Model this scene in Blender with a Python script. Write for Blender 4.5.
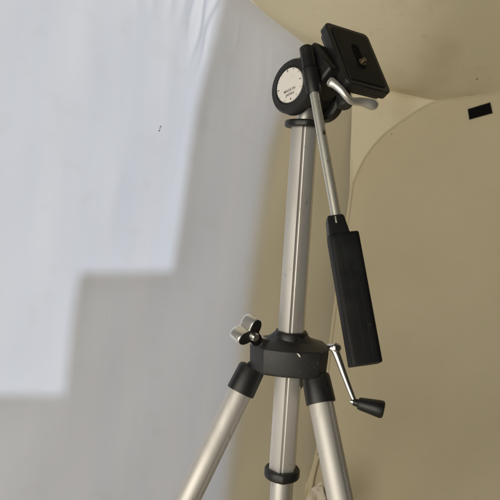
import bpy, bmesh, math, random
from mathutils import Vector, Matrix
random.seed(4)
sc = bpy.context.scene
for o in list(bpy.data.objects): bpy.data.objects.remove(o)
C = sc.collection

# ------------------------------------------------------------------ camera
F = 620.0                                   # focal length in pixels of the 500 px picture
PITCH, LEAN = math.radians(5.5), math.radians(3.35)
CAM = Vector((0, 0, 1.0))
fwd = Vector((0, math.cos(PITCH), -math.sin(PITCH)))
r0 = Vector((1, 0, 0)); u0 = Vector((0, math.sin(PITCH), math.cos(PITCH)))
rgt = math.cos(LEAN)*r0 + math.sin(LEAN)*u0
upv = -math.sin(LEAN)*r0 + math.cos(LEAN)*u0
cd = bpy.data.cameras.new('camera'); cam = bpy.data.objects.new('camera', cd); C.objects.link(cam)
cam.matrix_world = Matrix.Translation(CAM) @ Matrix((rgt, upv, -fwd)).transposed().to_4x4()
cd.sensor_width = 36; cd.lens = F/500*36; cd.clip_start = 0.01; cd.clip_end = 60
cd.dof.use_dof = True; cd.dof.focus_distance = 0.59; cd.dof.aperture_fstop = 18
sc.camera = cam

# ------------------------------------------------------------------ world, exposure
w = bpy.data.worlds.new('World'); sc.world = w; w.use_nodes = True
w.node_tree.nodes['Background'].inputs[0].default_value = (0.80, 0.74, 0.62, 1)
w.node_tree.nodes['Background'].inputs[1].default_value = 0.02
vs = sc.view_settings
vs.view_transform = 'Standard'; vs.look = 'None'; vs.exposure = 0; vs.gamma = 1; vs.use_curve_mapping = False

# measuring helpers: a pixel of the photograph and a distance give a point of the place
def W(u, v, d): return CAM + rgt*((u-250)/F*d) + upv*((250-v)/F*d) + fwd*d
def ray(u, v): return (rgt*((u-250)/F) + upv*((250-v)/F) + fwd)
def proj(p):
    q = p-CAM; d = q.dot(fwd)
    return 250+q.dot(rgt)/d*F, 250-q.dot(upv)/d*F, d
def camdir(x, y, t): return (rgt*x + upv*y - fwd*t).normalized()
def hit(u, v, p, n):
    r = ray(u, v); return CAM + r*((p-CAM).dot(n)/r.dot(n))

# ------------------------------------------------------------------ places of the big surfaces
SEAM_T, SEAM_B = W(353, 100, 1.15), W(304, 510, 1.15)
LEFTP = W(0, 250, 0.86)
nL = (SEAM_T-SEAM_B).cross(LEFTP-SEAM_B).normalized()
if nL.dot(rgt) < 0: nL = -nL                       # into the room
RIGHTP = W(500, 250, 1.06)
nR = (SEAM_T-SEAM_B).cross(RIGHTP-SEAM_B).normalized()
if nR.dot(CAM-RIGHTP) < 0: nR = -nR
def onL(u, v, off=0): return hit(u, v, SEAM_T+nL*off, nL)
def onR(u, v, off=0): return hit(u, v, SEAM_T+nR*off, nR)
sd = (SEAM_B-SEAM_T).normalized()
def to_floor(p, d=sd): return p + d*(p.z/-d.z)
SEAM_F = to_floor(SEAM_B)

# ------------------------------------------------------------------ lamps
def area(name, loc, target, sx, sy, power, col, spread=180):
    l = bpy.data.lights.new(name, 'AREA'); l.shape = 'RECTANGLE'; l.size = sx; l.size_y = sy
    l.energy = power; l.color = col; l.spread = math.radians(spread)
    o = bpy.data.objects.new(name, l); C.objects.link(o); o.location = loc
    o.rotation_euler = (Vector(target)-Vector(loc)).to_track_quat('-Z', 'Y').to_euler()
    return o
mid = onL(110, 200)
KEY = area('window_light', mid - nL*2.4 + upv*0.25, mid, 1.6, 1.6, 104, (0.69, 0.80, 1.0))  # outdoor daylight reaching the sheet from behind, with no window
SKYL = area('overcast_light', mid - nL*1.3 + upv*0.1, mid, 1.6, 1.6, 14, (0.95, 0.95, 1.0))
ROOM = area('room_lamp', (-0.85, -0.85, 0.92), (0.55, 1.0, 1.30), 1.5, 1.5, 27, (1.0, 0.945, 0.805))  # unseen warm fill added behind the camera to brighten walls, ceiling and tripod

# ------------------------------------------------------------------ materials
def mat(name, base, rough=.5, metal=0, noise=None, bump=None, coat=0, spec=None, dust=None):
    m = bpy.data.materials.new(name); m.use_nodes = True
    nt = m.node_tree; b = nt.nodes['Principled BSDF']
    b.inputs['Base Color'].default_value = (*base, 1); b.inputs['Roughness'].default_value = rough
    b.inputs['Metallic'].default_value = metal
    if spec is not None: b.inputs['Specular IOR Level'].default_value = spec
    if coat: b.inputs['Coat Weight'].default_value = coat; b.inputs['Coat Roughness'].default_value = .15
    tc = nt.nodes.new('ShaderNodeTexCoord')
    def nz(scale, detail=4, stretch=(1,1,1)):
        mp = nt.nodes.new('ShaderNodeMapping'); mp.inputs['Scale'].default_value = stretch
        nt.links.new(tc.outputs['Object'], mp.inputs[0])
        n = nt.nodes.new('ShaderNodeTexNoise'); n.inputs['Scale'].default_value = scale; n.inputs['Detail'].default_value = detail
        nt.links.new(mp.outputs[0], n.inputs['Vector']); return n
    if noise:                                   # (scale, second colour, lo, hi, stretch)
        n = nz(noise[0], 5, noise[4] if len(noise) > 4 else (1,1,1))
        r = nt.nodes.new('ShaderNodeMapRange'); r.inputs[1].default_value = noise[2]; r.inputs[2].default_value = noise[3]
        nt.links.new(n.outputs['Fac'], r.inputs[0])
        mx = nt.nodes.new('ShaderNodeMix'); mx.data_type = 'RGBA'
        mx.inputs['A'].default_value = (*base, 1); mx.inputs['B'].default_value = (*noise[1], 1)
        nt.links.new(r.outputs[0], mx.inputs['Factor']); nt.links.new(mx.outputs['Result'], b.inputs['Base Color'])
        rr = nt.nodes.new('ShaderNodeMapRange'); rr.inputs[3].default_value = rough*.85; rr.inputs[4].default_value = min(1, rough*1.25)
        nt.links.new(n.outputs['Fac'], rr.inputs[0]); nt.links.new(rr.outputs[0], b.inputs['Roughness'])
    if dust:                                    # (scale, colour, threshold, stretch): scuffs and dust
        n = nz(dust[0], 6, dust[3] if len(dust) > 3 else (1,1,1)); n2 = nz(dust[0]*.13, 2)
        ad = nt.nodes.new('ShaderNodeMath'); ad.operation = 'MULTIPLY_ADD'; ad.inputs[1].default_value = .45; nt.links.new(n2.outputs['Fac'], ad.inputs[0]); nt.links.new(n.outputs['Fac'], ad.inputs[2])
        r = nt.nodes.new('ShaderNodeMapRange'); r.inputs[1].default_value = dust[2]; r.inputs[2].default_value = dust[2]+.16; r.inputs[4].default_value = .8
        nt.links.new(ad.outputs[0], r.inputs[0])
        md = nt.nodes.new('ShaderNodeMix'); md.data_type = 'RGBA'; md.inputs['B'].default_value = (*dust[1], 1)
        if noise: nt.links.new(mx.outputs['Result'], md.inputs['A'])
        else: md.inputs['A'].default_value = (*base, 1)
        nt.links.new(r.outputs[0], md.inputs['Factor']); nt.links.new(md.outputs['Result'], b.inputs['Base Color'])
    if bump:                                    # (scale, strength, distance, stretch)
        n = nz(bump[0], 3, bump[3] if len(bump) > 3 else (1,1,1))
        bp = nt.nodes.new('ShaderNodeBump'); bp.inputs['Strength'].default_value = bump[1]; bp.inputs['Distance'].default_value = bump[2]
        nt.links.new(n.outputs['Fac'], bp.inputs['Height']); nt.links.new(bp.outputs[0], b.inputs['Normal'])
    return m
M = {}
M['black'] = mat('black_plastic', (.012,.012,.013), .42, dust=(360,(.075,.072,.070),.88), noise=(60,(.022,.021,.020),.45,.7), bump=(900,.12,.0006))
M['grip'] = mat('black_grip_plastic', (.006,.0065,.007), .55, spec=.3, dust=(420,(.05,.05,.048),.90), noise=(40,(.016,.017,.018),.5,.75), bump=(700,.15,.0006))
M['hub'] = mat('dark_grey_plastic', (.022,.022,.024), .46, dust=(330,(.10,.098,.095),.86), noise=(45,(.032,.031,.030),.45,.75), bump=(800,.18,.0006))
M['alu'] = mat('anodised_aluminium', (.82,.80,.785), .50, .88, dust=(420,(.30,.27,.24),.90,(1,1,.35)), noise=(34,(.50,.455,.42),.50,.80,(1,1,.16)), bump=(500,.05,.0004,(1,1,.03)))
M['leg'] = mat('dull_aluminium', (.74,.715,.69), .60, .72, dust=(420,(.30,.27,.24),.90,(1,1,.35)), noise=(34,(.50,.46,.43),.48,.80,(1,1,.16)), bump=(500,.05,.0004,(1,1,.03)))
M['rod'] = mat('worn_steel', (.74,.72,.66), .40, .75, noise=(150,(.14,.10,.06),.60,.70,(1,1,.30)), bump=(300,.08,.0004))
M['chrome'] = mat('chrome', (.84,.83,.81), .28, 1, noise=(60,(.55,.53,.50),.5,.75))
M['knob'] = mat('satin_chrome', (.88,.86,.83), .34, .80)
M['screw'] = mat('dull_brass', (.22,.18,.12), .45, .9)
M['dial'] = mat('white_enamel', (.84,.80,.78), .4, noise=(70,(.72,.67,.64),.55,.75))
M['ink'] = mat('black_ink', (.13,.12,.12), .6)
M['tape'] = mat('black_tape', (.003,.003,.004), .85, spec=.15, bump=(200,.2,.0005))
M['tan'] = mat('tan_vinyl', (.59,.515,.36), .62, dust=(60,(.53,.455,.31),.90), noise=(7,(.55,.475,.325),.35,.75), bump=(40,.22,.003))
M['cream'] = mat('cream_vinyl', (.70,.63,.46), .55, dust=(55,(.58,.50,.34),.88), noise=(9,(.58,.50,.34),.52,.80), bump=(22,.25,.004))
M['floor'] = mat('beige_floor', (.42,.36,.27), .6, noise=(5,(.36,.30,.22),.4,.7))
M['dark'] = mat('dark_blocker', (.05,.045,.04), .8)
M['rag'] = mat('off_white_cloth', (.70,.62,.50), .85, bump=(400,.3,.001))
M['speck'] = mat('dark_dirt', (.05,.045,.04), .8)
# white sheet: lets part of the daylight behind it through
m = bpy.data.materials.new('white_plastic_sheet'); m.use_nodes = True; nt = m.node_tree
b = nt.nodes['Principled BSDF']; out = nt.nodes['Material Output']
b.inputs['Roughness'].default_value = .38
tc = nt.nodes.new('ShaderNodeTexCoord')
mp = nt.nodes.new('ShaderNodeMapping'); mp.inputs['Scale'].default_value = (2.2, .35, 1); nt.links.new(tc.outputs['UV'], mp.inputs[0])
n1 = nt.nodes.new('ShaderNodeTexNoise'); n1.inputs['Scale'].default_value = 5; n1.inputs['Detail'].default_value = 2.5; nt.links.new(mp.outputs[0], n1.inputs['Vector'])
mx = nt.nodes.new('ShaderNodeMix'); mx.data_type = 'RGBA'; mx.inputs['A'].default_value = (.735,.725,.735,1); mx.inputs['B'].default_value = (.66,.68,.71,1)
nt.links.new(n1.outputs['Fac'], mx.inputs['Factor'])
n3 = nt.nodes.new('ShaderNodeTexNoise'); n3.inputs['Scale'].default_value = 26; n3.inputs['Detail'].default_value = 7; nt.links.new(tc.outputs['Object'], n3.inputs['Vector'])
r3 = nt.nodes.new('ShaderNodeMapRange'); r3.inputs[1].default_value = .56; r3.inputs[2].default_value = .80; r3.inputs[4].default_value = .22; nt.links.new(n3.outputs['Fac'], r3.inputs[0])
m3 = nt.nodes.new('ShaderNodeMix'); m3.data_type = 'RGBA'; m3.inputs['B'].default_value = (.55,.53,.50,1)
nt.links.new(r3.outputs[0], m3.inputs['Factor']); nt.links.new(mx.outputs['Result'], m3.inputs['A']); mx = m3
ya = nt.nodes.new('ShaderNodeAttribute'); ya.attribute_name = 'yellow_blend'  # base colour blends from white to tan along a soft line
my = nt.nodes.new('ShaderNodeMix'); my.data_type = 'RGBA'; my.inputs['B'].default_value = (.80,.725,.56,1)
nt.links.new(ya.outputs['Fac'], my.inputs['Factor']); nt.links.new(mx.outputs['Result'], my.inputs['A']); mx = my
nt.links.new(mx.outputs['Result'], b.inputs['Base Color'])
bp = nt.nodes.new('ShaderNodeBump'); bp.inputs['Strength'].default_value = .06; bp.inputs['Distance'].default_value = .01
nt.links.new(n1.outputs['Fac'], bp.inputs['Height']); nt.links.new(bp.outputs[0], b.inputs['Normal'])
tr = nt.nodes.new('ShaderNodeBsdfTranslucent'); nt.links.new(mx.outputs['Result'], tr.inputs[0]); nt.links.new(bp.outputs[0], tr.inputs['Normal'])
ms = nt.nodes.new('ShaderNodeMixShader'); ms.inputs[0].default_value = .26
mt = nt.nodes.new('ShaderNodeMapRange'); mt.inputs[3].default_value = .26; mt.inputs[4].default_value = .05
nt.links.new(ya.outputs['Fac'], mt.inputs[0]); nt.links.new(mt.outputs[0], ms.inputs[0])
nt.links.new(b.outputs[0], ms.inputs[1]); nt.links.new(tr.outputs[0], ms.inputs[2]); nt.links.new(ms.outputs[0], out.inputs[0])
M['sheet'] = m

# ------------------------------------------------------------------ mesh helpers (all in world coordinates)
def link(name, bm, m, parent=None, smooth=True, bevel=0, seg=2, angle=35):
    off = parent_world(parent)
    for v in bm.verts: v.co -= off
    bmesh.ops.recalc_face_normals(bm, faces=bm.faces)
    me = bpy.data.meshes.new(name); bm.to_mesh(me); bm.free()
    me.materials.append(m)
    o = bpy.data.objects.new(name, me); C.objects.link(o)
    if parent is not None: o.parent = parent
    if smooth:
        me.polygons.foreach_set('use_smooth', [True]*len(me.polygons))
        if bevel:
            md = o.modifiers.new('bevel', 'BEVEL'); md.width = bevel; md.segments = seg; md.limit_method = 'ANGLE'; md.angle_limit = math.radians(angle); md.harden_normals = False
        try:
            me.set_sharp_from_angle(angle=math.radians(50 if bevel else 38))
        except Exception: pass
    return o
def parent_world(p):
    off = Vector((0,0,0))
    while p is not None: off = off + Vector(p.location); p = p.parent
    return off
def basis(d, hint=None):
    d = d.normalized()
    h = hint if hint is not None else (Vector((0,0,1)) if abs(d.z) < .9 else Vector((1,0,0)))
    x = (h - d*h.dot(d)).normalized(); return x, d.cross(x).normalized(), d
def lathe(bm, p, d, prof, seg=40, hint=None, section=None):
    """prof: (t, r) along d from p; section(angle) scales the radius"""
    x, y, d = basis(d, hint); rings = []
    for t, r in prof:
        ring = []
        for k in range(seg):
            a = 2*math.pi*k/seg; s = section(a) if section else 1
            ring.append(bm.verts.new(p + d*t + (x*math.cos(a)+y*math.sin(a))*r*s))
        rings.append(ring)
    for a_, b_ in zip(rings, rings[1:]):
        for k in range(seg): bm.faces.new((a_[k], a_[(k+1)%seg], b_[(k+1)%seg], b_[k]))
    bm.faces.new(rings[0][::-1]); bm.faces.new(rings[-1])
    return rings
def prism(bm, pts, d):
    a_ = [bm.verts.new(p) for p in pts]; b_ = [bm.verts.new(p+d) for p in pts]; n = len(pts)
    bm.faces.new(a_[::-1]); bm.faces.new(b_)
    for k in range(n): bm.faces.new((a_[k], a_[(k+1)%n], b_[(k+1)%n], b_[k]))
def box(bm, c, x, y, z):
    """half-extent vectors x, y, z"""
    prism(bm, [c-x-y-z, c+x-y-z, c+x+y-z, c-x+y-z], z*2)
def sweep(bm, pts, rad, hint, seg=14):
    """rad: list of (rx along hint side, ry)"""
    rings = []; n = len(pts)
    for i, p in enumerate(pts):
        t = (pts[min(i+1, n-1)] - pts[max(i-1, 0)])
        x, y, t = basis(t, hint)
        rx, ry = rad[i]
        rings.append([bm.verts.new(p + x*rx*math.cos(2*math.pi*k/seg) + y*ry*math.sin(2*math.pi*k/seg)) for k in range(seg)])
    for a_, b_ in zip(rings, rings[1:]):
        for k in range(seg): bm.faces.new((a_[k], a_[(k+1)%seg], b_[(k+1)%seg], b_[k]))
    bm.faces.new(rings[0][::-1]); bm.faces.new(rings[-1])
def spline(pts, n=6):
    out = []; N = len(pts)
    for i in range(N-1):
        p0, p1, p2, p3 = pts[max(i-1,0)], pts[i], pts[i+1], pts[min(i+2,N-1)]
        for k in range(n):
            t = k/n
            out.append(0.5*((2*p1)+(p2-p0)*t+(2*p0-5*p1+4*p2-p3)*t*t+(3*p1-p0-3*p2+p3)*t**3))
    out.append(pts[-1]); return out
def structure(o, label=None):
    o['kind'] = 'structure'
    if label: o['label'] = label
    return o
BM = bmesh.new
S = .0009677                                  # metres per photograph pixel at 0.6 m

# ------------------------------------------------------------------ the setting
# floor
bm = BM(); fs = [Vector((x, y, 0)) for x, y in ((-4,-4), (4,-4), (4,4), (-4,4))]
bm.faces.new([bm.verts.new(p) for p in fs]); structure(link('floor', bm, M['floor']))

# white sheet wall: a grid on the left plane with shallow folds
T0, T1 = onL(353, 82.4), onL(0, -200)
T1 = T0 + (T1-T0)*1.15
B0, B1 = to_floor(onL(304, 510)), to_floor(T1)
T0 = T0 - (T1-T0).normalized()*.05; B0 = B0 - (B1-B0).normalized()*.05
ex = (T1-T0).normalized(); ey = nL.cross(ex)
def pl2(p): q = p-SEAM_T; return Vector((q.dot(ex), q.dot(ey)))
folds = []                                    # (start px, end px, width, depth)
for (a_, b_, wd, dp) in (((209,-25),(190,62),.0045,.0042), ((203,-30),(186,45),.005,-.003), ((222,-25),(203,40),.006,.0030),
        ((214,10),(196,75),.0045,-.0022), ((186,-40),(181,28),.006,.0024), ((172,-40),(168,22),.006,.0022), ((155,-30),(150,16),.006,.0018),
        ((240,20),(232,60),.004,.0005), ((140,-40),(134,18),.007,.0016), ((176,-20),(163,150),.016,.0014), ((118,160),(108,240),.012,.0010),
        ((262,20),(258,110),.008,.0004), ((90,-20),(86,120),.02,.0016), ((60,150),(50,300),.02,.0012), ((226,40),(216,180),.014,.0006), ((275,30),(262,140),.006,.0004)):
    folds.append((pl2(onL(*a_)), pl2(onL(*b_)), wd, dp))
def sheet_disp(p):
    q = pl2(p); z = 0
    for a_, b_, wd, dp in folds:
        d = b_-a_; L = d.length; d = d/L
        t = (q-a_).dot(d)/L; s = (q-a_).dot(Vector((-d.y, d.x)))
        s += .0025*math.sin(t*7+dp*3000)
        if -.5 < t < 1.5:
            e = max(0, 1-abs(t-.4)/.75); z += 1.2*dp*e*e*(3-2*e)*math.exp(-(s/wd)**2)
    return z + .0012*math.sin(q.x*21+q.y*3) + .0008*math.sin(q.x*47-q.y*7+1)
bm = BM(); uvl = bm.loops.layers.uv.new('UVMap'); nu, nv = 420, 150; grid = []
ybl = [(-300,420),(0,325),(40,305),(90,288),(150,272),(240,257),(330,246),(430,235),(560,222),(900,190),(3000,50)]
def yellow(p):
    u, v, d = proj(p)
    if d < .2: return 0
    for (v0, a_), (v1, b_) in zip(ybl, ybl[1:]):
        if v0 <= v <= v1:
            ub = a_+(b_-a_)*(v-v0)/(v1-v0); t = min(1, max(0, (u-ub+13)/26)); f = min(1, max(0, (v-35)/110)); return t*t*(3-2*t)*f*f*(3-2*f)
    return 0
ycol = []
for j in range(nv+1):
    row = []
    tj = (j/nv)**1.6
    for i in range(nu+1):
        ti = (i/nu)**1.25
        p = (T0*(1-ti)+T1*ti)*(1-tj) + (B0*(1-ti)+B1*ti)*tj
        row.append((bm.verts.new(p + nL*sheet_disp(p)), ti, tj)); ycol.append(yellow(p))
    grid.append(row)
for j in range(nv):
    for i in range(nu):
        q = (grid[j][i], grid[j][i+1], grid[j+1][i+1], grid[j+1][i])
        f = bm.faces.new([e[0] for e in q])
        for lp, e in zip(f.loops, q): lp[uvl].uv = (e[1]*2, 1-e[2])
wl = link('sheet_wall', bm, M['sheet']); structure(wl)
at = wl.data.attributes.new('yellow_blend', 'FLOAT', 'POINT'); at.data.foreach_set('value', ycol)
bm = BM()                                      # specks of dirt stuck on the sheet
for u, v, r in ((160.3,126.6,.8), (159.6,128.4,.5), (158.9,130.8,.8), (107,317,.3)):
    c = onL(u, v, .0012) + nL*sheet_disp(onL(u, v)); x, y, d = basis(nL)
    pts = [c + (x*math.cos(k*math.pi/4)*random.uniform(.7,1.3)+y*math.sin(k*math.pi/4)*random.uniform(.6,1))*r*.0013 for k in range(8)]
    prism(bm, pts, -nL*.002)
o = link('dirt_speck', bm, M['speck'], wl, smooth=False); o['kind'] = 'stuff'

# right wall with its rounded upper corner
curve = [onR(*q) for q in ((351.5,186), (365,157), (382,136), (400,122), (418,110), (437,101))]
curve = spline(curve, 5)
Q2 = onR(620, 78); FAR = onR(1250, 0)
bm = BM()
out_ = [to_floor(onR(285,570)), onR(285,570), onR(303,500), onR(317,452), onR(326,380), onR(336,300), onR(347,222)] + curve + [onR(470, 96.5), onR(500, 92), Q2, FAR, to_floor(FAR, Vector((0,0,-1)))]
bm.faces.new([bm.verts.new(p) for p in out_]); bmesh.ops.triangulate(bm, faces=bm.faces)
structure(link('tan_wall', bm, M['tan'], smooth=False))

# ceiling that slopes down into the corner, with the soft facet above the wall's rounded corner
APEX = onL(353, 82.4)
MID = (APEX*.42 + curve[-1]*.58) + nR*.07
MID = W(392, 87, (MID-CAM).dot(fwd))
bm = BM(); V = {}
def vtx(p):
    k = tuple(round(c, 6) for c in p)
    if k not in V: V[k] = bm.verts.new(p)
    return V[k]
def tri(*p):
    try: bm.faces.new([vtx(q) for q in p])
    except ValueError: pass
e0, e1, e2 = APEX, onL(300, 40), onL(250, 0)
e0b = onL(328, 62.4)
eT = onL(0, -200); eT = APEX + (eT-APEX)*1.15
for a_, b_ in zip(curve, curve[1:]): tri(APEX, a_, b_)      # facet
tri(APEX, curve[-1], MID)
hi = W(560, -260, .62); hi2 = W(250, -420, .5); hi3 = W(1250, -250, .5)
lip = [eT, e2, e1, e0b, APEX]
for p, q in zip(lip, lip[1:]):
    tri(p, q, q-nL*.10); tri(p, q-nL*.10, p-nL*.10)
tri(APEX, MID, e0b); tri(e0b, MID, e1); tri(e1, MID, e2)
tri(e2, MID, hi); tri(e2, hi, hi2); tri(e2, hi2, eT)
tri(MID, curve[-1], onR(470, 96.5)); tri(MID, onR(470, 96.5), onR(500, 92)); tri(MID, onR(500, 92), hi); tri(onR(500, 92), Q2, hi); tri(Q2, FAR, hi); tri(FAR, hi3, hi)
bmesh.ops.subdivide_edges(bm, edges=bm.edges, cuts=7, use_grid_fill=True)
bound = {v for e in bm.edges if e.is_boundary for v in e.verts}
inn = [v for v in bm.verts if v not in bound]
for _ in range(3): bmesh.ops.smooth_vert(bm, verts=inn, factor=.5, use_axis_x=True, use_axis_y=True, use_axis_z=True)
ce = link('ceiling', bm, M['cream']); structure(ce)
ce.data.polygons.foreach_set('use_smooth', [True]*len(ce.data.polygons))

# welted seams (beads) along the joins
def bead(name, pts, r, m):
    bm = BM(); pts = spline(pts, 6); sweep(bm, pts, [(r*.4, r*1.7)]*len(pts), nR, 12); structure(link(name, bm, m))
bead('seam_welt', [onR(352,184,.001)]+[onR(*q, .001) for q in ((365,157), (382,136), (400,122), (418,110), (437,101), (470,96.5), (500,92), (560,85))], .0009, M['tan'])
bead('seam_welt', [onR(352,184,.001), onR(347,222,.001), onR(336,300,.001), onR(326,380,.001), onR(317,452,.001), onR(303,500,.001), onR(285,570,.001)], .0016, M['tan'])
bead('seam_welt', [APEX, onR(352.5,120,.001), onR(351.5,150,.001), onR(350.5,190,.0005), onR(347,230,-.002)], .0010, M['cream'])
bead('seam_fold', [onR(318,455,.004), onR(313,474,.006), onR(308,498,.008), onR(296,540,.01)], .0022, M['tan'])

# unseen blockers added behind the sheet to shape the daylight coming through it
mb = bpy.data.materials.new('frosted_blocker'); mb.use_nodes = True; nb = mb.node_tree; tb = nb.nodes.new('ShaderNodeBsdfTranslucent')
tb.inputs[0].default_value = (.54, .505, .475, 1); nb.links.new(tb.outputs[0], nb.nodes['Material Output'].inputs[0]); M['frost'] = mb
def back_blocker(name, px, off, thick, m):
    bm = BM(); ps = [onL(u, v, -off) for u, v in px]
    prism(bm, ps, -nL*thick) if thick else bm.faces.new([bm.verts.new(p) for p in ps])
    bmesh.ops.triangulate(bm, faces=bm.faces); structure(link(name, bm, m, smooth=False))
back_blocker('stepped_blocker', [(226,-60),(205,40),(188,110),(175,200),(165,267),(75,268),(69,300),(60,385),(0,385),(-400,385),(-400,900),(400,900),(400,-60)][::-1], .030, 0, M['frost'])
back_blocker('upright_blocker', [(303,55),(283,90),(266,150),(254,240),(243,330),(231,430),(219,560),(219,900),(420,900),(420,55)], .014, .004, M['dark'])

# tape patch on the tan wall
bm = BM(); cpts = [onR(*q, .0006) for q in ((467.6,109.2), (490.2,102.4), (492.6,113.3), (469.2,119.8))]
prism(bm, cpts, nR*.0008)
tp = link('tape_patch', bm, M['tape'], smooth=False); tp['label'] = 'small black rectangular patch stuck on the tan wall at upper right'; tp['category'] = 'tape'

# scrap of white cloth lying low in the corner behind the right leg
bm = BM(); cc = W(318, 500, 1.02); bmesh.ops.create_icosphere(bm, subdivisions=4, radius=1)
for v in bm.verts:
    a = math.atan2(v.co.y, v.co.x); q = v.co.copy()
    k = 1 + .16*math.sin(5*a+q.z*4) + .10*math.sin(9*q.z+3*a) + .06*math.sin(17*q.x+11*q.y)
    v.co = cc + (rgt*q.x*.019 + fwd*q.y*.02 + Vector((0,0,1))*(q.z-.25)*.032)*k - rgt*(-.006)*q.z
rg = link('cloth_scrap', bm, M['rag']); rg['label'] = 'crumpled off-white cloth scrap in the corner between column and right leg'; rg['category'] = 'cloth'

# ------------------------------------------------------------------ the tripod
pA = W(297.6, 235, .600)                       # on the column's axis
AX, AY = pA.x, pA.y
def zax(v):                                    # height on the axis that appears at picture row v
    lo, hi_ = 0, 2.0
    for _ in range(50):
        m_ = (lo+hi_)/2
        if proj(Vector((AX, AY, m_)))[1] > v: lo = m_
        else: hi_ = m_
    return lo
def ax(v, dx=0, dy=0): return Vector((AX+dx, AY+dy, zax(v)))
Z = Vector((0,0,1))
tripod = bpy.data.objects.new('tripod', None); C.objects.link(tripod); tripod.location = (AX, AY, 0)
tripod['label'] = 'silver and black camera tripod with pan head, crank and folded-down black handle'
tripod['category'] = 'tripod'

# column: tube with a rack groove facing the camera
def grooved(c0, cw, depth):
    def f(a):
        d = abs((a-c0+math.pi) % (2*math.pi) - math.pi)
        return 1-depth*max(0, min(1, (cw-d)/(cw*.35)))
    return f
ztop, zbot = zax(126), zax(471)
def hexed(a):                                  # softly six-sided tube with a fine groove along one edge
    t = (a-math.radians(17)+math.pi/6) % (math.pi/3) - math.pi/6
    return .30+.70*math.cos(math.pi/6)/math.cos(t)*1.06 - .055*max(0, min(1, (.10-abs((a+math.radians(7)+math.pi) % (2*math.pi)-math.pi))/.04))
bm = BM(); lathe(bm, Vector((AX, AY, zbot)), Z, [(0,.0130),(.002,.0136),(ztop-zbot-.002,.0128),(ztop-zbot,.0124)], 180, Vector((0,-1,0)), hexed)
column = link('column', bm, M['alu'], tripod)
bm = BM(); lathe(bm, Vector((AX, AY, zbot-.16)), Z, [(0,.0108),(.17,.0108)], 48)
link('inner_tube', bm, M['alu'], tripod)
def ring(name, v, r, h, notch):
    bm = BM(); c = Vector((AX, AY, zax(v)-h/2))
    lathe(bm, c, Z, [(0,r*.72),(0,r*.94),(h*.15,r),(h*.8,r),(h,r*.93),(h,r*.72)], 60, Vector((0,-1,0)), lambda a: 1+notch*max(0, math.cos(a*2))**14)
    return link(name, bm, M['black'], tripod, bevel=.0006)
ring('stop_collar', 472, .0178, .0095, .08)
ring('top_collar', 124.5, .0192, .0066, .07)
bm = BM(); lathe(bm, ax(126), Z, [(0,.0075),(zax(105)-zax(126),.0075)], 32); link('neck', bm, M['alu'], tripod)

# hub
zc, z1, z2 = zax(333), zax(344), zax(369.5)
hub_px = [(-41,10),(-41,-5),(-28,-27),(-8,-32),(12,-33),(28,-29),(37,-18),(39.5,0),(36,20),(20,34),(-10,38),(-28,30)]
bm = BM(); rings = []
for (z, k) in ((z2,.93),(z2+.002,.97),(z1-.004,1.0),(z1,.985),(zc-.006,.58),(zc-.002,.46),(zc,.40)):
    rings.append([bm.verts.new(Vector((AX+x*S*k, AY+y*S*k, z))) for x, y in hub_px])
for a_, b_ in zip(rings, rings[1:]):
    for k in range(len(hub_px)): bm.faces.new((a_[k], a_[(k+1)%len(hub_px)], b_[(k+1)%len(hub_px)], b_[k]))
bm.faces.new(rings[0][::-1]); bm.faces.new(rings[-1])
hub = link('hub', bm, M['hub'], tripod, bevel=.0016, seg=3, angle=22)
bm = BM(); lathe(bm, Vector((AX, AY, zc-.006)), Z, [(0,.0172),(.006,.0168),(.0085,.0150)], 48); link('column_collar', bm, M['black'], hub)
# a chip of paint missing on the front face
bm = BM(); c = W(298.6, 355, proj(Vector((AX,AY,z1)))[2]-.033); x, y, d = basis(-fwd, rgt)
prism(bm, [c+rgt*a_*S+upv*b_*S for a_, b_ in ((-2,1.8),(.3,1.2),(1.8,-1),(1.2,-2.4),(-.2,-.6))], -fwd*.0012); link('chip', bm, M['dial'], hub, smooth=False)
bm = BM(); dT = proj(Vector((AX,AY,z2)))[2]
box(bm, W(300.5, 381, dT-.024), rgt*.0009, fwd*.002, upv*.005); link('hinge_pin', bm, M['black'], hub, smooth=False)

# legs
def leg(top_px, bot_px, d0, d1, az_hint):
    a_, b_ = W(*top_px, d0), W(*bot_px, d1); d = (b_-a_).normalized()
    L = a_.z/-d.z
    lg = bpy.data.objects.new('leg', None); C.objects.link(lg); lg.parent = tripod; lg.location = a_-Vector(tripod.location)
    hint = az_hint
    bm = BM(); lathe(bm, a_+d*.008, d, [(0,.0118),(.42*L,.0118)], 72, hint, grooved(-.65, .14, .045)); link('upper_tube', bm, M['leg'], lg)
    bm = BM(); lathe(bm, a_-d*.001, d, [(-.001,.0100),(.0005,.0128),(.003,.0136),(.0255,.0143),(.0272,.0139),(.0272,.011)], 48, hint, lambda t: 1-.05*max(0, math.cos(t))**6)
    link('leg_cap', bm, M['black'], lg)
    x, y, dd = basis(d, hint)
    bm = BM(); box(bm, a_-d*.001, x*.0060, y*.006, d*.004); link('knuckle', bm, M['hub'], lg, bevel=.002)
    bm = BM(); lathe(bm, a_+d*(.42*L-.02), d, [(0,.0130),(.002,.0142),(.036,.0142),(.038,.012)], 40); link('leg_lock', bm, M['black'], lg)
    bm = BM(); lathe(bm, a_+d*(.42*L), d, [(0,.0095),(.58*L-.03,.0095)], 40); link('lower_tube', bm, M['alu'], lg)
    bm = BM(); lathe(bm, a_+d*(L-.045), d, [(0,.0105),(.004,.0125),(.034,.0135),(.045,.010)], 32); link('rubber_foot', bm, M['black'], lg)
    return lg
leg((252.0,368), (187.5,500), .618, .600, -fwd)
leg((315.6,376), (340.5,500), .600, .563, -fwd)
bt = Vector((AX+.005, AY+.034, z2-.004)); bb = bt + Vector((.010, .13, -.30))
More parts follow.
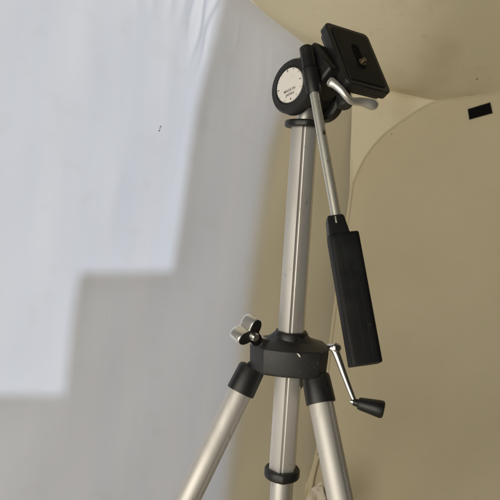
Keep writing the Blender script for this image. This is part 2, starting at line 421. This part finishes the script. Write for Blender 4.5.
q0, q1 = proj(bt), proj(bb); leg(q0[:2], q1[:2], q0[2], q1[2], -fwd)

# ---- pan head
a = camdir(-.735, .09, .67)                    # tilt axis, towards the dial
n = camdir(.64, .60, .48); n = (n - a*n.dot(a)).normalized()   # platform normal
u = n.cross(a).normalized()
if u.dot(upv) > 0: u = -u                        # along the platform, downwards
dh = proj(ax(88))[2]
P0 = W(305.0, 91, dh)
head = bpy.data.objects.new('pan_head', None); C.objects.link(head); head.parent = tripod; head.location = P0-Vector(tripod.location)
def circ(c, r, k=40, a0=0, a1=2*math.pi): return [c + (n*math.cos(a0+(a1-a0)*i/k) + u*math.sin(a0+(a1-a0)*i/k))*r for i in range(k)]
bm = BM(); lathe(bm, P0+a*.008, a, [(0,.0240),(.0015,.0258),(.010,.0258),(.0122,.0242),(.0130,.0185),(.0120,.0180)], 72); link('dial_housing', bm, M['hub'], head)
bm = BM(); lathe(bm, P0-a*.024, a, [(0,.0165),(.002,.018),(.033,.018)], 56); link('head_body', bm, M['black'], head)
bm = BM(); lathe(bm, P0-a*.034+u*.004, a, [(0,.0180),(.002,.0205),(.010,.0205),(.012,.0180)], 56); link('friction_disc', bm, M['black'], head)
# dial
bm = BM(); lathe(bm, P0+a*.0195, a, [(0,.0163),(.0016,.0163),(.0020,.0158)], 64); dial = link('dial', bm, M['dial'], head)
dc = P0+a*.0217
upd = (upv - a*upv.dot(a)).normalized(); rtd = upd.cross(a).normalized()
tilt = math.radians(10)
ru = rtd*math.cos(tilt)+upd*math.sin(tilt); uu = a.cross(ru).normalized()
if uu.dot(upd) < 0: uu = -uu
bm = BM()
for k in range(4):
    an = k*math.pi/2+.05; dr = ru*math.cos(an)+uu*math.sin(an); tg = a.cross(dr)
    box(bm, dc+dr*.0140, dr*.0011, tg*.00035, a*.0003)
for k in range(12):
    an = k*math.pi/6+.05; dr = ru*math.cos(an)+uu*math.sin(an); tg = a.cross(dr)
    if k % 3: box(bm, dc+dr*.0150, dr*.0005, tg*.00018, a*.0003)
link('tick_marks', bm, M['ink'], dial, smooth=False)
def text(s, size, pos, parent):
    cu = bpy.data.curves.new('print', 'FONT'); cu.body = s; cu.size = size; cu.align_x = 'CENTER'; cu.align_y = 'CENTER'; cu.extrude = .0001; cu.offset = .00001; cu.space_character = 1.05
    t = bpy.data.objects.new('print', cu); C.objects.link(t)
    me = bpy.data.meshes.new_from_object(t.evaluated_get(bpy.context.evaluated_depsgraph_get())); bpy.data.objects.remove(t)
    me.materials.clear(); me.materials.append(M['ink'])
    o = bpy.data.objects.new('lettering', me); C.objects.link(o); o.parent = parent
    o.matrix_local = Matrix.Translation(pos - parent_world(parent)) @ Matrix((ru, uu, ru.cross(uu))).transposed().to_4x4()
    return o
bpy.context.view_layer.update()
text('MADE IN', .0035, dc - uu*.0052, dial); text('JAPAN', .0035, dc - uu*.0092, dial)

# bracket from the disc up to the platform
PC = W(358.07, 57.2, dh-.006)                       # centre of the platform's face
tk = .0095
pu = camdir(.2184,-.875,.432); pw = camdir(.8453,-.0516,-.5318); pn = camdir(.4877,.4813,.7284)
bk = PC - pn*tk
bm = BM()
q = bk - P0; qn, qu, qa = q.dot(n), q.dot(u), q.dot(a)
outl = [P0 + n*x + u*y for x, y in ((-.010,-.022),(.004,-.027),(qn-.002,qu-.018),(qn-.002,qu+.020),(.010,.018),(-.012,.012))]
prism(bm, [p + a*(-.020) for p in outl], a*.030); link('tilt_bracket', bm, M['black'], head, bevel=.003, seg=3)
# platform
U, Wd = .0380, .0272
def rrect(c, hu, hw, r, k=5):
    pts = []
    for sx, sy, a0 in ((1,1,0),(-1,1,90),(-1,-1,180),(1,-1,270)):
        for i in range(k+1):
            t = math.radians(a0+90*i/k); pts.append(c + pu*(sx*(hu-r)+r*math.cos(t)) + pw*(sy*(hw-r)+r*math.sin(t)))
    return pts
bm = BM(); prism(bm, rrect(PC-pn*tk, U, Wd, .006), pn*tk)
plate = link('camera_platform', bm, M['black'], head, bevel=.0012, seg=3)
bm = BM(); prism(bm, rrect(PC-pn*.0002, U*.86, Wd*.82, .004), pn*.0012); pad = link('rubber_pad', bm, M['grip'], plate, bevel=.0005)
bm = BM(); prism(bm, rrect(PC+pn*.0008, .015, .0042, .004), pn*.0008); link('screw_slot', bm, M['tape'], plate, smooth=False)
sp = PC + pu*.0075 + pw*.001
bm = BM(); lathe(bm, sp+pn*.001, pn, [(0,.0038),(.0010,.0038),(.0011,.0025),(.0042,.0025),(.0047,.0020)], 28); link('camera_screw', bm, M['screw'], plate)
# skirt: lower step of the platform
bm = BM(); prism(bm, rrect(PC-pn*(tk+.004), U*.93, Wd*.90, .006), pn*.006); link('platform_skirt', bm, M['hub'], head, bevel=.001)

# platform wing lever
dl = dh-.030
bm = BM(); ks = spline([W(328.5,81,dl), W(334,84,dl-.002), W(341,90,dl-.004), (W(347,97,dl-.003)), W(352,101,dl), W(362,102,dl+.004), W(377.5,106,dl+.008)], 6)
wd = [(.0042,.0020) for _ in ks]
N = len(ks)
wd = []
for i in range(N):
    t = i/(N-1); e = 1 if .06 < t < .95 else (.75 if t < .03 else .88 if t < .06 else .85 if t < .98 else .55)
    wd.append(((.0046-.0014*math.sin(math.pi*t)+.0008*math.exp(-((t-.93)/.06)**2)+.0006*math.exp(-(t/.1)**2))*e, (.0020+.0012*math.sin(math.pi*t)+.0012*math.exp(-((t-.93)/.06)**2))*e))
sweep(bm, ks, wd, camdir(.45,.8,.2), 16); lev = link('wing_lever', bm, M['knob'], head)
bm = BM(); lathe(bm, W(345.5,107,dl+.010), camdir(-.1,.85,-.3), [(0,.0055),(.002,.0074),(.008,.0074),(.014,.0064)], 36); link('lever_hub', bm, M['hub'], lev)

# clamp and panning handle
h = (u - n*.10).normalized()
dcl = dh-.020
H0 = W(305.8, 47, dcl)
tgt = W(336.3, 216, .6)
# the handle swings in the plane of the platform: fit its reach so that it ends where it does
best = None
for i in range(200):
    dd = .40+.001*i; e = W(336.3, 216, dd) - H0
    s = abs(e.normalized().dot(a))
    if best is None or s < best[0]: best = (s, dd)
dend = min(max(best[1], .50), .56)
H1 = W(336.3, 216, dend); h = (H1-H0).normalized(); LR = (H1-H0).length
handle = bpy.data.objects.new('pan_handle', None); C.objects.link(handle); handle.parent = tripod; handle.location = H0-Vector(tripod.location)
def along(v):
    lo, hi_ = 0, 1
    for _ in range(50):
        m_ = (lo+hi_)/2
        if proj(H0+h*m_)[1] < v: lo = m_
        else: hi_ = m_
    return lo
tS, tE = along(69.5), along(94)
bm = BM(); lathe(bm, H0, h, [(0,.0045),(.0015,.0062),(tS-.0006,.0066),(tS-.0002,.0058)], 36); link('clamp', bm, M['black'], handle)
bm = BM(); lathe(bm, H0, h, [(tS-.0004,.0056),(tS+.001,.0074),(tE-.002,.0070),(tE,.0060)], 36); link('clamp', bm, M['black'], handle)
bm = BM(); box(bm, P0+n*.014+a*.012, n*.010, u*.010, a*.006); link('clamp_lug', bm, M['black'], head, bevel=.0015)
bm = BM(); lathe(bm, H0, h, [(tE-.004,.0043),(LR+.01,.0043)], 36); link('rod', bm, M['rod'], handle)
# grip: flat-sided body with a narrower neck
side = (rgt - h*rgt.dot(h)).normalized(); back = h.cross(side).normalized()
mpx = dend/F
def section(t, cx, hw, hd, k=16):
    pts = []
    for i in range(k):
        t_ = 2*math.pi*i/k; c_, s_ = math.cos(t_), math.sin(t_); e = .27
        pts.append(H0+h*t + side*(cx+hw*math.copysign(abs(c_)**e, c_)) + back*(hd*math.copysign(abs(s_)**e, s_)))
    return pts
tg0, tg1, tg2 = along(217), along(237), along(366)
bm = BM(); rs = []
for t, cx, hw, hd in ((tg0,-.0016,.0066,.0062),(tg0+.002,-.0016,.0074,.0070),(tg1-.001,-.0012,.0090,.0086)):
    rs.append([bm.verts.new(p) for p in section(t, cx, hw, hd, 24)])
for a_, b_ in zip(rs, rs[1:]):
    for k in range(24): bm.faces.new((a_[k], a_[(k+1)%24], b_[(k+1)%24], b_[k]))
bm.faces.new(rs[0][::-1]); bm.faces.new(rs[-1]); link('grip_neck', bm, M['black'], handle)
bm = BM(); rs = []; NG = 24
LG = tg2-tg1
prof = [(0,.96),(.0009,.995)] + [(LG*i/NG, 1.0) for i in range(1, NG)] + [(LG-.001,1.0),(LG,.97)]
for t, k_ in prof:
    hw = .0126*k_; rs.append([bm.verts.new(p) for p in section(tg1-.0008+t, .0022-.0006*t/LG, hw, .0105*k_, 32)])
for a_, b_ in zip(rs, rs[1:]):
    for k in range(32): bm.faces.new((a_[k], a_[(k+1)%32], b_[(k+1)%32], b_[k]))
bm.faces.new(rs[0][::-1]); bm.faces.new(rs[-1]); grip = link('grip', bm, M['grip'], handle)
bm = BM(); box(bm, H0+h*(tg0+.0045)-side*.0022-back*.0068*math.copysign(1, back.dot(fwd)), side*.0007, h*.003, back*.0012); link('set_screw', bm, M['rod'], handle, bevel=.0003)

for off in (-.0058, .0, .0058):
    bm = BM(); fb = -back if back.dot(fwd) > 0 else back
    box(bm, H0+h*((tg1+tg2)/2)+side*(off+.0019)+fb*.01022, side*.0004, h*(LG/2-.006), fb*.0004); link('grip_rib', bm, M['grip'], handle, bevel=.0002)
# ---- elevator crank
dk = .580
crank = bpy.data.objects.new('crank', None); C.objects.link(crank); crank.parent = tripod; K0 = W(334, 347, dk); crank.location = K0-Vector(tripod.location)
bm = BM(); pts = [W(331.5,346.5,dk), W(335,350,dk-.001), W(339,360,dk-.002), W(344,374,dk-.003), W(350,390,dk-.004), W(355,402.5,dk-.005)]
ks = spline(pts, 5); N = len(ks)
sweep(bm, ks, [(.0040-.0017*i/(N-1), .0026-.0008*i/(N-1)) for i in range(N)], rgt, 14); link('crank_arm', bm, M['chrome'], crank)
bm = BM(); lathe(bm, W(330,347,dk+.012), camdir(.35,.1,1), [(0,.0036),(.010,.0036),(.0105,.0046),(.0150,.0046),(.0165,.0030)], 28); link('crank_shaft', bm, M['chrome'], crank)
kd = camdir(.95, -.21, .22)
bm = BM(); p = W(354.5,402.2,dk-.006)
lathe(bm, p, kd, [(-.002,.0022),(.000,.0034),(.003,.0036),(.0034,.0050),(.005,.0058),(.018,.0074),(.0245,.0082),(.0268,.0074),(.0275,.005)], 36); link('crank_knob', bm, M['black'], crank)
bm = BM(); lathe(bm, p, kd, [(-.0038,.0018),(-.0015,.0026),(.001,.0026)], 20); link('rivet', bm, M['chrome'], crank)

# ---- three-lobed lock knob
kn = bpy.data.objects.new('lock_knob', None); C.objects.link(kn); kn.parent = tripod
kc = W(249.0, 332.5, .585); kn.location = kc-Vector(tripod.location)
ka = camdir(.60, -.36, .72)                      # the face looks towards the camera and the hub
x, y, d = basis(ka, camdir(.3,.95,0))
def lobed(c, k, m=72):
    pts = []
    for i in range(m):
        t = 2*math.pi*i/m; r = .0120+.0046*math.cos(3*(t-.05)); r *= k
        pts.append(c + x*r*math.cos(t) + y*r*math.sin(t))
    return pts
bm = BM(); rs = []
for t, k in ((-.0100,.90),(-.0088,.97),(-.007,1),(.0040,1),(.0052,.97),(.0058,.92)):
    rs.append([bm.verts.new(p) for p in lobed(kc+d*t, k)])
for a_, b_ in zip(rs, rs[1:]):
    for k in range(72): bm.faces.new((a_[k], a_[(k+1)%72], b_[(k+1)%72], b_[k]))
bm.faces.new(rs[0][::-1]); bm.faces.new(rs[-1]); link('knob_body', bm, M['knob'], kn)
bm = BM(); prism(bm, lobed(kc+d*.0050, .955), d*.0016); link('knob_face', bm, M['black'], kn, bevel=.0004)
bm = BM(); lathe(bm, kc+d*.004, d, [(0,.0050),(.004,.0046),(.0075,.0034)], 28); link('knob_boss', bm, M['chrome'], kn)
bm = BM(); e = Vector((AX-.020, AY-.006, z1+.001)); sdir = e-kc; lathe(bm, kc, sdir, [(0,.0028),(sdir.length,.0028)], 24); link('stud', bm, M['chrome'], kn)

for nm, p in (('P0', P0), ('PC', PC), ('dial', dc)): print(nm, [round(c, 1) for c in proj(p)[:2]])
# specks of dirt on the ceiling and the wall
for par, spots in ((ce, ((477,79,.9), (463,66,.3))), (bpy.data.objects['tan_wall'], ((391.5,134,.8),))):
    bm = BM(); bpy.context.view_layer.update()
    for u_, v_, r in spots:
        d_ = ray(u_, v_).normalized(); ok, loc, nn, _ = par.ray_cast(CAM, d_)
        if not ok: continue
        x, y, d = basis(nn)
        prism(bm, [loc + (x*math.cos(k*math.pi/4)*random.uniform(.6,1.4)+y*math.sin(k*math.pi/4)*random.uniform(.5,1))*r*.0016 + d*.0004 for k in range(8)], -d*.001)
    o = link('dirt_speck', bm, M['speck'], par, smooth=False); o['kind'] = 'stuff'
